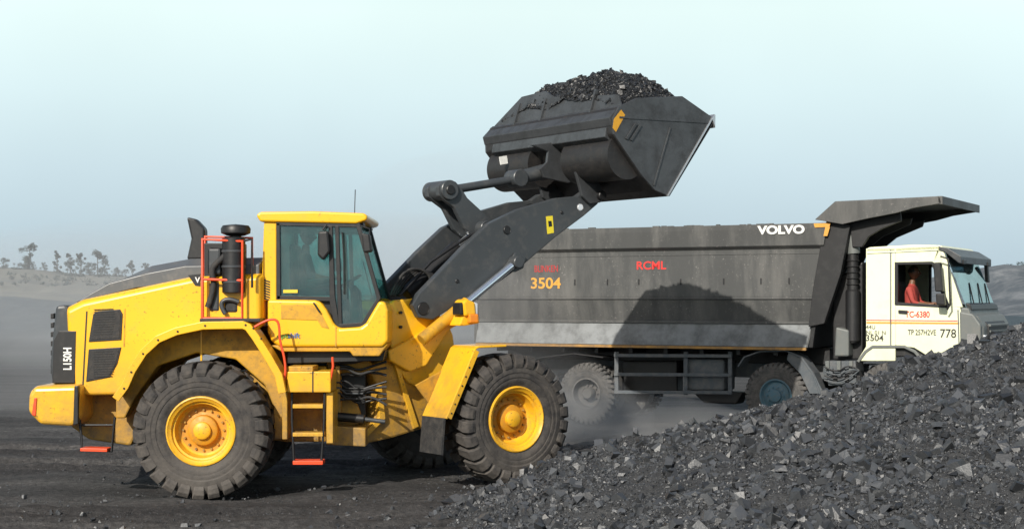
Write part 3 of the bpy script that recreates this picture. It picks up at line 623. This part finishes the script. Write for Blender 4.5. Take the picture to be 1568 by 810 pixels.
# chassis
box('chassis_rail',T,uR+.3,U(1440),-.45,.45,.95+G0,1.22+G0,CHS)
box('sub_frame',T,uR+.3,U(1250),-.5,.5,1.22+G0,zb_-.02,BEDD)
for i in range(9):
    u_=uR+.4+i*.72; box('floor_crossmember_%d'%i,T,u_,u_+.08,-1.15,1.15,zb_-.16,zb_-.02,BEDD)
uw=[T.t(x,600,1.25)[0] for x in (897,1187,1362)]
wheels=[(uw[0]-1.38,.72),(uw[0],.75),(uw[1],.82),(uw[2],.86)]
for i,(u_,z_) in enumerate(wheels):
    for s in (1,-1):
        nm='truck_wheel_%d_%s'%(i,'right' if s>0 else 'left'); c=T.p(u_,s*1.08,z_); ax=Vector((*T.r,0))*s
        tyre(nm,c,ax,.60,.32,TRM,lugs=34,arc=5.5)
        rm=TRB if i==2 else TRH
        if i<2: lathe(nm+'_rim',c,ax,[(.12,.30),(.155,.305),(.155,.28),(.10,.27),(.0,.25),(-.04,.19),(-.04,.12),(.08,.115),(.12,.09),(.12,0)],rm)
        else: lathe(nm+'_rim',c,ax,[(.12,.30),(.155,.305),(.155,.28),(.12,.265),(.10,.24),(.14,.18),(.15,.12),(.20,.11),(.21,.07),(.21,0)],rm)
        a_,b_=basis(ax)[1:]
        for k in range(10):
            t=2*math.pi*k/10; p=c+ax*(-.04 if i<2 else .13)+(a_*math.cos(t)+b_*math.sin(t))*.16; cyl(nm+'_nut_%d'%k,p,p+ax*.04,.018,rm,8)
        if i<2: tyre(nm+'_inner',c-ax*.36,ax,.60,.30,TRM,lugs=34,arc=5.5,block=False)
    cyl('axle_%d'%i,T.p(u_,-1,z_),T.p(u_,1,z_),.09,CHS)
for y in (541,570,597):
    tp('side_guard_rail_%d'%y,T,[(940,y),(1120,y+1),(1120,y+6),(940,y+5)],1.22,1.18,1.22,CHS,.005)
for x in (940,1046,1114):
    tp('side_guard_post_%d'%x,T,[(x,538),(x+6,538),(x+6,604),(x,604)],1.2,1.14,1.18,CHS,.005)
tp('fuel_tank',T,[(1050,548),(1112,549),(1112,598),(1050,597)],1.0,.5,1.10,CHS,.05)
tp('air_tank_box',T,[(950,552),(1035,552),(1035,600),(950,600)],.9,.5,.85,BEDD,.04)
tp('spare_box',T,[(1060,596),(1140,600),(1130,618),(1080,616)],.9,.6,1.0,BEDD,.03)
strip('mudguard_second_axle',T,[(1130,560),(1140,545),(1165,536),(1205,535),(1228,545),(1246,570),(1258,602)],1.2,.85,1.25,.03,CHS)
tp('mudguard_skirt',T,[(1208,537),(1228,545),(1246,570),(1262,602),(1240,602),(1226,572),(1205,550)],1.22,1.20,1.23,CHS,.005)
strip('mudguard_rear',T,[(790,560),(830,546),(880,540),(925,546)],1.2,.7,1.25,.02,BEDD)
tp('battery_box',T,[(1262,552),(1310,552),(1312,590),(1268,590)],1.2,.7,1.2,CHS,.02)
for i in range(9): tp('valve_%d'%i,T,[(1264+i*6,552+(i%3)*11),(1270+i*6,552+(i%3)*11),(1270+i*6,566+(i%3)*9),(1264+i*6,566+(i%3)*9)],1.22,1.18,1.24+.02*(i%2),[DGY,CHS,BEDD][i%3],.01)
for i in range(4): tubeT('air_line_%d'%i,T,[(1262,560+i*7),(1280,572+i*5),(1300,556+i*8),(1316,566)],1.28,.012,[BLK,CHS][i%2],True)
tp('behind_cab_equipment',T,[(1276,430),(1322,400),(1322,550),(1276,550)],.9,-.9,.95,BEDD,.03)
tube('intake_stack',[T.P(1306,524,1.05),T.P(1306,375,1.05),T.P(1305,362,1.05),T.P(1298,355,1.05),T.P(1289,352,1.05)],.10,BEDD)
tube('intake_stack_top',[T.P(1307,388,1.06),T.P(1306,375,1.06),T.P(1304,361,1.06),T.P(1297,354,1.06),T.P(1287,352,1.06)],.115,DGY)
p=T.P(1306,522,1.05); cyl('intake_base',p,p+Vector((0,0,.9)),.13,BEDD)
for i in range(12): q=T.P(1306,400+i*9,1.05); cyl('intake_rib_%d'%i,q,q+Vector((0,0,.025)),.118,BEDD,20)
tp('snorkel_box',T,[(1280,500),(1300,505),(1300,545),(1278,545)],1.2,.9,1.22,DGY,.03)
# cab
WC=1.22
def cs(nm,px,m,w0=WC-.07,w1=WC,bev=.012):
    for s in (1,-1): prism(nm+'_%d'%s,T,T.tt(px,WC),s*w0,s*w1,m,bev)
cs('cab_side_rear',[(1326,380),(1371,379),(1371,552),(1312,552),(1326,530)],CRM)
cs('cab_side_top',[(1371,379),(1440,376),(1446,402),(1371,402)],CRM)
cs('cab_door_lower',[(1371,464),(1452,469),(1470,470),(1476,500),(1479,545),(1436,552),(1418,543),(1400,532),(1371,528)],CRM)
cs('cab_a_pillar',[(1436,376),(1442,376),(1474,470),(1455,470),(1428,402)],CRM)
cs('cab_window_seal_top',[(1371,401),(1428,400),(1430,404),(1371,405)],BLK,WC-.05,WC+.006,.003)
cs('cab_window_seal_rear',[(1370,401),(1375,401),(1375,466),(1370,466)],BLK,WC-.05,WC+.007,.003)
cs('cab_window_seal_low',[(1371,462),(1450,467),(1451,471),(1371,467)],BLK,WC-.05,WC+.006,.003)
cs('cab_window_seal_front',[(1426,401),(1430,401),(1453,470),(1448,470)],BLK,WC-.05,WC+.008,.003)
cs('cab_seam_rear',[(1363,382),(1365,382),(1365,530),(1363,530)],DGY,WC-.02,WC+.004,.0)
cs('cab_seam_front',[(1466,474),(1468,474),(1470,545),(1468,545)],DGY,WC-.02,WC+.004,.0)
cs('cab_drip_rail',[(1328,386),(1436,381),(1437,383),(1328,388)],CRM,WC-.02,WC+.02,.004)
ca=T.tt([(1326,381),(1331,378),(1400,374),(1440,375),(1446,380)],WC)
prism('cab_roof',T,ca+[(ca[-1][0],ca[-1][1]-.06),(ca[0][0],ca[0][1]-.06)],-WC,WC,CRM,.02)
tp('cab_back_wall',T,[(1326,381),(1330,381),(1330,552),(1326,552)],WC,-WC+.02,WC-.02,CRM,.01)
tp('cab_lining',T,[(1331,385),(1334,385),(1334,540),(1331,540)],WC,-WC+.08,WC-.08,SEAT,.01)
tp('cab_floor',T,[(1330,528),(1476,530),(1476,545),(1330,545)],WC,-WC+.08,WC-.08,BEDD,.01)
ws=T.tt([(1446,384),(1480,472)],WC)
loft('windscreen',[[T.p(ws[0][0]+.0,w,ws[0][1]),T.p(ws[1][0],w,ws[1][1]),T.p(ws[1][0]-.01,w,ws[1][1]),T.p(ws[0][0]-.01,w,ws[0][1])] for w in (-WC+.04,WC-.04)],WGL)
tp('front_panel_upper',T,[(1470,470),(1483,471),(1490,492),(1488,545),(1470,545)],WC,-WC+.01,WC-.01,DGY,.03)
tp('front_grille',T,[(1480,480),(1494,482),(1504,500),(1504,552),(1480,552)],WC,-WC+.06,WC-.12,DGY,.04)
tp('grille_dark',T,[(1500,492),(1507,500),(1507,530),(1500,530)],WC,-.8,.8,BEDD,.01)
for i in range(4): tp('grille_bar_%d'%i,T,[(1504,496+i*9),(1509,497+i*9),(1509,500+i*9),(1504,500+i*9)],WC,-.78,.78,DGY,.004)
tp('cab_corner_panel',T,[(1469,476),(1490,480),(1502,497),(1502,548),(1470,545)],WC,1.0,WC+.012,DGY,.03)
tp('bumper',T,[(1440,552),(1508,548),(1510,580),(1440,580)],WC,-1.22,1.22,DGY,.04)
tp('wiper_panel',T,[(1476,463),(1484,466),(1486,474),(1478,474)],WC,-1.1,1.1,BLK,.01)
for i,w in enumerate((.7,0,-.6)):
    tube('wiper_%d'%i,[T.p(ws[1][0]+.03,w,ws[1][1]),T.p(ws[0][0]*.55+ws[1][0]*.45+.04,w-.45,ws[0][1]*.45+ws[1][1]*.55)],.012,BLK)
vz=T.tt([(1438,377),(1452,380),(1472,392),(1472,403),(1468,402),(1448,386),(1438,383)],WC)
prism('sun_visor',T,vz,-1.24,1.24,GRYD,.01)
for w in (-1.0,1.0): tp('visor_lamp_%d'%w,T,[(1466,396),(1474,397),(1474,404),(1467,404)],1.2,w-.12,w+.12,BLK,.01)
strip('front_wheel_arch',T,[(1312,552),(1324,536),(1336,528),(1385,528),(1402,536),(1416,552)],WC+.01,.8,WC+.02,.05,DGY)
cs('cab_stripe_ochre',[(1327,492),(1469,493),(1469,496),(1327,495)],YELT,WC-.01,WC+.004,0)
cs('cab_stripe_red',[(1327,489),(1466,490),(1466,491.5),(1327,490.5)],REDT,WC-.01,WC+.004,0)
text('cab_code',T,'TC-6380',1386,485,WC+.006,9,REDT,xs=.8,bold=.02)
text('plate_top',T,'44U\nNL 01 N',1326,503,WC+.006,6,BLT,xs=1.0)
text('plate_number',T,'3504',1325,521,WC+.006,9,BLT,xs=1.1,bold=.01)
text('door_code',T,'TP 257H2VE',1390,512,WC+.006,8,BLT,xs=.72,bold=.01)
text('door_number',T,'778',1439,516,WC+.006,13,BLT,xs=.9,bold=.01)
tubeT('mirror_bracket',T,[(1440,392),(1452,396),(1455,466),(1450,474)],1.42,.016,BLK)
tp('mirror_main',T,[(1430,402),(1441,401),(1445,446),(1433,446)],1.45,1.36,1.52,BLK,.02)
tp('mirror_wide',T,[(1434,449),(1446,449),(1448,467),(1435,466)],1.45,1.36,1.52,BLK,.02)
tp('mirror_far',T,[(1458,398),(1464,398),(1466,430),(1460,429)],WC,-1.46,-1.32,BLK,.02)
tp('door_handle',T,[(1376,474),(1390,475),(1390,480),(1376,479)],WC,WC,WC+.03,BLK,.005)
tp('front_step',T,[(1424,552),(1470,552),(1470,572),(1424,572)],WC,.9,WC,DGY,.02)
for w,x in ((1.0,1),(-1.0,0)): tp('headlight_%d'%x,T,[(1503,512),(1508,513),(1508,540),(1503,540)],WC,w-.16,w+.14,HLT,.02)
tp('driver_seat_back',T,[(1376,505),(1386,505),(1382,430),(1374,430)],.6,.35,.9,SEAT,.04)
tp('driver_seat_base',T,[(1380,505),(1430,505),(1430,490),(1380,490)],.6,.35,.9,SEAT,.04)
tp('dashboard',T,[(1438,520),(1468,520),(1468,474),(1444,472)],1.0,-1.1,1.1,BEDD,.04)
c=T.P(1432,468,.62); hv=Vector((*T.h,0)); lathe('truck_steering_wheel',c,Vector((0,0,.8))-hv*.5,[(-.015,.23),(0,.245),(.015,.23),(0,.215),(-.015,.23)],BLK,32)
# ------------------------------------------------------------ people
def person(F,u,w,zs,shirt,hand_u,hand_z,name='person'):
    ROOT[0]=None
    J={};E=[]
    def j(n,du,dw,dz,r,par=None):
        J[n]=(len(J),F.p(u+du,w+dw,zs+dz),r)
        if par: E.append((J[par][0],J[n][0]))
    j('pel',0,0,.10,.15); j('wst',-.01,0,.26,.135,'pel'); j('chest',-.02,0,.45,.155,'wst'); j('neck0',-.01,0,.57,.075,'chest'); j('neck',.0,0,.64,.055,'neck0'); j('head0',.01,0,.70,.06,'neck')
    for s,t in ((1,'R'),(-1,'L')):
        j('sh'+t,-.01,.19*s,.52,.065,'chest'); j('el'+t,.08,.25*s,.27,.045,'sh'+t); j('wr'+t,hand_u-.08,.17*s,hand_z-.02,.03,'el'+t); j('pm'+t,hand_u-.02,.16*s,hand_z,.034,'wr'+t)
        for k in range(4):
            l=[.06,.07,.065,.05][k]; o=(k-1.5)*.021
            j('f%d'%k+t,hand_u+l*.6,(.16*s)+o,hand_z+.012,.010,'pm'+t); j('g%d'%k+t,hand_u+l*.8,(.16*s)+o,hand_z-.03,.009,'f%d'%k+t)
        j('th'+t,hand_u,.16*s-.045*s,hand_z+.02,.011,'pm'+t)
        j('hp'+t,.03,.10*s,.08,.10,'pel'); j('kn'+t,.45,.14*s,.10,.065,'hp'+t); j('an'+t,.50,.14*s,-.34,.04,'kn'+t); j('to'+t,.66,.14*s,-.39,.035,'an'+t)
    me=bpy.data.meshes.new('body'); me.from_pydata([tuple(v[1]) for v in J.values()],E,[])
    o=bpy.data.objects.new('tmp',me); scene.collection.objects.link(o)
    sk=o.modifiers.new('s','SKIN'); 
    for v,d in zip(J.values(),me.skin_vertices[0].data): d.radius=(v[2],v[2]); d.use_root=(v[0]==0)
    sb=o.modifiers.new('ss','SUBSURF'); sb.levels=1; sb.render_levels=1
    dg=bpy.context.evaluated_depsgraph_get(); m2=bpy.data.meshes.new_from_object(o.evaluated_get(dg)); bpy.data.objects.remove(o)
    root(name,F.p(u,w,zs))
    m2.materials.clear()
    b_=add('body',m2,[shirt,TRS,SKIN],smooth=True)
    for p in m2.polygons:
        c=p.center; z=c.z-zs; d=(c-F.p(u,w,0)).dot(Vector((*F.h,0)))
        p.material_index=2 if (z>.60 or (d>.16 and z>.22)) else (1 if z<.17 else 0)
    hc=F.p(u+.03,w,zs+.80); hd=Vector((*F.h,0)); rt=Vector((*F.r,0)); up=Vector((0,0,1))
    bm=bmesh.new(); bmesh.ops.create_uvsphere(bm,u_segments=24,v_segments=18,radius=1)
    for v in bm.verts:
        x,y,z=v.co; jaw=1-.25*max(0,-z)
        nose=.035*math.exp(-((y/.16)**2+((z+.12)/.18)**2)) if x>0 else 0
        brow=.008*math.exp(-((z-.12)/.1)**2) if x>0 else 0
        v.co=hc+hd*(x*.098*jaw+nose+brow)+rt*(y*.077*jaw)+up*(z*.122)
    mh=bpy.data.meshes.new('head'); bm.to_mesh(mh); bm.free(); add('head',mh,SKIN,smooth=True)
    bm=bmesh.new(); bmesh.ops.create_uvsphere(bm,u_segments=20,v_segments=14,radius=1)
    bmesh.ops.delete(bm,geom=[v for v in bm.verts if v.co.z<-.1 or (v.co.x>.45 and v.co.z<.55)],context='VERTS')
    for v in bm.verts: x,y,z=v.co; v.co=hc+hd*(x*.106-.004)+rt*(y*.085)+up*(z*.132+.002)
    mh=bpy.data.meshes.new('hair'); bm.to_mesh(mh); bm.free(); add('hair',mh,HAIR,smooth=True)
    for s in (1,-1):
        cyl('ear_%d'%s,hc+rt*s*.074-up*.005,hc+rt*s*.088-hd*.01,.026,SKIN,12)
        cyl('eye_%d'%s,hc+hd*.082+rt*s*.032+up*.006,hc+hd*.092+rt*s*.032+up*.006,.011,WHT,10); cyl('pupil_%d'%s,hc+hd*.09+rt*s*.032+up*.006,hc+hd*.0945+rt*s*.032+up*.006,.006,HAIR,8)
    cyl('mouth',hc+hd*.082-up*.06-rt*.022,hc+hd*.082-up*.06+rt*.022,.007,mat('lips',(.12,.04,.03),.5),8)
us,zs=R.t(468,446,0); person(R,us,0,zs-.05,SHD,.42,.24)
us,zs=T.t(1397,485,.75); person(T,us,.75,zs-.02,SHR,.42,.26)
# ------------------------------------------------------------ background
ROOT[0]=None
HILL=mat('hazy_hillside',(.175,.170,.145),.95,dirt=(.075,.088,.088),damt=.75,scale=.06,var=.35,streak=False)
def hill(name,pts,Y0,depth,base,m,noise_amp=.6,step=2.):
    xs_=np.arange(pts[0][0],pts[-1][0]+.1,step); tz=np.interp(xs_,[p[0] for p in pts],[p[1] for p in pts])
    prof=[(0,0),(.12,.25),(.3,.30),(.38,.48),(.55,.54),(.62,.70),(.78,.78),(.85,.97),(1,1),(1.3,.98),(2.2,.5),(3,0)]
    vs=[];n=len(prof)
    for x,z in zip(xs_,tz):
        for d,k in prof:
            vs.append((x+2*mnoise.noise(Vector((x*.05,d*3,1))),Y0+d*depth+3*mnoise.noise(Vector((x*.04,d,7))),base+(z-base)*k+noise_amp*k*mnoise.fractal(Vector((x*.09,d*2,4)),.8,2,5)))
    fs=[(i*n+j,(i+1)*n+j,(i+1)*n+j+1,i*n+j+1) for i in range(len(xs_)-1) for j in range(n-1)]
    return mesh(name,vs,fs,m,0,False,parent=None)
def W(px,py,Y): return ((px-784)*Y/FOC, CH-(py-459)*Y/FOC)
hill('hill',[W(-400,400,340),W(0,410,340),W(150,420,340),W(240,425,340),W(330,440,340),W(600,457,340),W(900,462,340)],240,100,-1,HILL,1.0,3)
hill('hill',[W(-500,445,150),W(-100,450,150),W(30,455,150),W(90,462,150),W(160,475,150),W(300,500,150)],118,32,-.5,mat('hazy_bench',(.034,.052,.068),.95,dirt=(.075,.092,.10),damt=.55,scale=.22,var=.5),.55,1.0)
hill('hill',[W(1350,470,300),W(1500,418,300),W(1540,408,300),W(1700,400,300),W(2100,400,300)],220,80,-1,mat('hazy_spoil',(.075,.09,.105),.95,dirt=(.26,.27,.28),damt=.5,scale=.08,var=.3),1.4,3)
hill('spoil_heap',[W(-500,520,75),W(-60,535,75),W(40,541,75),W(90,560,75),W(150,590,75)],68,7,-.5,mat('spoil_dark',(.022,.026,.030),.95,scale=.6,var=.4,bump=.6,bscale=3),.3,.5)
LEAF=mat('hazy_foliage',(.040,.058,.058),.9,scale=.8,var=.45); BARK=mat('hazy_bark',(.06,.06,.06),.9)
def leaves(V,Fc,e,r,cnt,s0,rs,zf=.9):
    for i in range(cnt):
        d=Vector(rs.normal(size=3)); d.normalize(); p=e+Vector((d.x,d.y,d.z*zf))*r*rs.random()**.4; s=s0*rs.uniform(.6,1.5)
        a_=Vector(rs.normal(size=3)).normalized(); b_=a_.cross(d).normalized(); k=len(V); V+= [p-a_*s,p+b_*s*.6,p+a_*s,p-b_*s*.6]; Fc.append((k,k+1,k+2,k+3))
def tree(x,y,z,H,wd,seed):
    rs=np.random.default_rng(seed); root('tree',(x,y,z))
    vs=[];fs=[]
    def limb(p0,p1,r0,r1):
        ax,a_,b_=basis(p1-p0); k=len(vs)
        for p,r in ((p0,r0),(p1,r1)):
            for i in range(6): t=i*math.pi/3; vs.append(p+(a_*math.cos(t)+b_*math.sin(t))*r)
        for i in range(6): fs.append((k+i,k+(i+1)%6,k+6+(i+1)%6,k+6+i))
    o=Vector((x,y,z-.3)); top=Vector((x+rs.normal()*.2,y,z+H*.85)); limb(o,top,H*.03,H*.008)
    clumps=[(top,.26*wd)]
    for i in range(20):
        f=rs.uniform(.15,1.); base=o.lerp(top,f); ang=rs.uniform(0,6.28); rad=wd*(.2+.8*math.sin(math.pi*min(1,max(0,f*.85))))*rs.uniform(.2,.95)
        e=base+Vector((math.cos(ang)*rad,math.sin(ang)*rad,H*rs.uniform(.0,.12))); limb(base,e,H*.012,H*.004); clumps.append((e,rs.uniform(.18,.38)*wd))
    mesh('trunk_and_limbs',vs,fs,BARK)
    V=[];Fc=[]
    for e,r in clumps: leaves(V,Fc,e,r,80,H*.022,rs)
    me=bpy.data.meshes.new('crown'); me.from_pydata([tuple(v) for v in V],[],Fc); add('crown',me,LEAF)
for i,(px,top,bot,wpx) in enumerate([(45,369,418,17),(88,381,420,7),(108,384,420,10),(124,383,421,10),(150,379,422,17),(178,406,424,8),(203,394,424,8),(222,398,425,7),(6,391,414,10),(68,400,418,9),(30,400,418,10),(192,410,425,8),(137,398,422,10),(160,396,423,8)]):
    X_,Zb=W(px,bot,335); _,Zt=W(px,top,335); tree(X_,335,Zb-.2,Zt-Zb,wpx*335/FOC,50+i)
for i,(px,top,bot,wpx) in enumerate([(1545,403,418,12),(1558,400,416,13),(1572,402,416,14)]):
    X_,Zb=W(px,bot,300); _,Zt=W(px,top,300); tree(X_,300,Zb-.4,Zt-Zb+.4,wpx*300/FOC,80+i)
# scrub along the hill crest and slope
ROOT[0]=None
rs=np.random.default_rng(5); V=[];Fc=[]
for i in range(170):
    px=rs.uniform(-60,420); cr=np.interp(px,[-60,0,150,240,330,600],[408,410,420,425,440,457]); py=cr+abs(rs.normal())*9-1
    Yd=335-(py-cr)*1.6; X_,Zb=W(px,py,Yd); leaves(V,Fc,Vector((X_,Yd,Zb)),rs.uniform(.4,1.3),26,.22,rs,.6)
me=bpy.data.meshes.new('scrub'); me.from_pydata([tuple(v) for v in V],[],Fc); add('scrub',me,LEAF,parent=None)
# ------------------------------------------------------------ airborne dust (thin overlapping puffs)
root('dust_cloud',(1,27,1))
def dustmat(d):
    m,nt,out=new_mat('airborne_dust_%d'%int(d*1000)); v=nt.nodes.new('ShaderNodeVolumeScatter'); v.inputs['Color'].default_value=(.84,.84,.85,1); v.inputs['Density'].default_value=d; v.inputs['Anisotropy'].default_value=.1
    nt.links.new(v.outputs[0],out.inputs['Volume']); return m
DM={}
for i,(x,y,z,rx_,ry_,rz_,d) in enumerate([(-.6,27.0,.2,3.6,1.6,1.2,.20),(1.6,26.9,.1,3.0,1.2,.80,.22),(.8,26.3,.2,1.9,1.0,.9,.18),(3.6,25.8,.1,2.4,1.0,.75,.16),(-2.6,30,1.2,4.4,3.0,2.8,.05),(-4.5,34,.6,8,3.5,1.9,.05),(-1.0,33,2.6,3.2,2.6,3.2,.045),(-20,60,1.0,18,10,3.8,.022),(-12,90,2.0,26,14,6,.014)]):
    bm=bmesh.new(); bmesh.ops.create_icosphere(bm,subdivisions=4,radius=1)
    for v in bm.verts:
        k=1+.22*mnoise.noise(v.co*1.6+Vector((i*3.1,0,0))); v.co=Vector((x+v.co.x*rx_*k,y+v.co.y*ry_*k,z+v.co.z*rz_*k))
    me=bpy.data.meshes.new('puff_%d'%i); bm.to_mesh(me); bm.free()
    if d not in DM: DM[d]=dustmat(d)
    add('puff_%d'%i,me,DM[d])
ROOT[0]=None
# ------------------------------------------------------------ sky + sun + camera
d=Vector((.45,1,-.65)).normalized()
world=bpy.data.worlds.new('World'); scene.world=world; world.use_nodes=True; nt=world.node_tree; nt.nodes.clear(); N=nt.nodes; L=nt.links
out=N.new('ShaderNodeOutputWorld'); bg=N.new('ShaderNodeBackground'); bg.inputs[1].default_value=.1; L.new(bg.outputs[0],out.inputs[0])
sky=N.new('ShaderNodeTexSky'); sky.sky_type='NISHITA'; sky.sun_disc=False; sky.sun_elevation=math.asin(-d.z); sky.sun_rotation=math.radians(204.2); sky.dust_density=3; sky.air_density=1.2
tc=N.new('ShaderNodeTexCoord'); sp=N.new('ShaderNodeSeparateXYZ'); L.new(tc.outputs['Generated'],sp.inputs[0])
cl=ramp(sp.outputs[2],[(0,(.49,.61,.69)),(.03,(.54,.68,.76)),(.08,(.65,.81,.88)),(.13,(.77,.95,.98)),(.18,(.87,1.05,1.03)),(.25,(.80,.98,.99)),(.5,(.5,.62,.68))])
mu=N.new('ShaderNodeVectorMath'); mu.operation='SCALE'
cn=N.new('ShaderNodeTexNoise'); cn.inputs['Scale'].default_value=2.2; cn.inputs['Detail'].default_value=5; L.new(tc.outputs['Generated'],cn.inputs['Vector'])
cm=N.new('ShaderNodeMapRange'); cm.inputs[1].default_value=.3; cm.inputs[2].default_value=.7; cm.inputs[3].default_value=9.3; cm.inputs[4].default_value=10.7; L.new(cn.outputs[0],cm.inputs[0]); L.new(cm.outputs[0],mu.inputs['Scale'])
L.new(cl.outputs[0],mu.inputs[0])
fr=N.new('ShaderNodeMapRange'); fr.inputs[1].default_value=.2; fr.inputs[2].default_value=.45; fr.inputs[3].default_value=.96; fr.inputs[4].default_value=.0; L.new(sp.outputs[2],fr.inputs[0])
mx=N.new('ShaderNodeMix'); mx.data_type='RGBA'; L.new(fr.outputs[0],mx.inputs[0]); L.new(sky.outputs[0],mx.inputs[6]); L.new(mu.outputs[0],mx.inputs[7]); L.new(mx.outputs[2],bg.inputs[0])
sun=bpy.data.lights.new('sun','SUN'); sun.energy=5.0; sun.angle=math.radians(.5); sun.color=(1,.95,.86)
so=bpy.data.objects.new('sun',sun); scene.collection.objects.link(so); so.rotation_euler=d.to_track_quat('-Z','Y').to_euler(); so.location=(-5,-5,12)
cam=bpy.data.cameras.new('camera'); co=bpy.data.objects.new('camera',cam); scene.collection.objects.link(co); scene.camera=co
co.location=(0,0,CH); co.rotation_euler=(math.radians(90),0,0); cam.lens=36*FOC/1568; cam.sensor_width=36; cam.shift_y=54.5/1568; cam.clip_end=6000; cam.clip_start=.1
scene.view_settings.view_transform='Standard'; scene.view_settings.look='None'; scene.view_settings.exposure=0
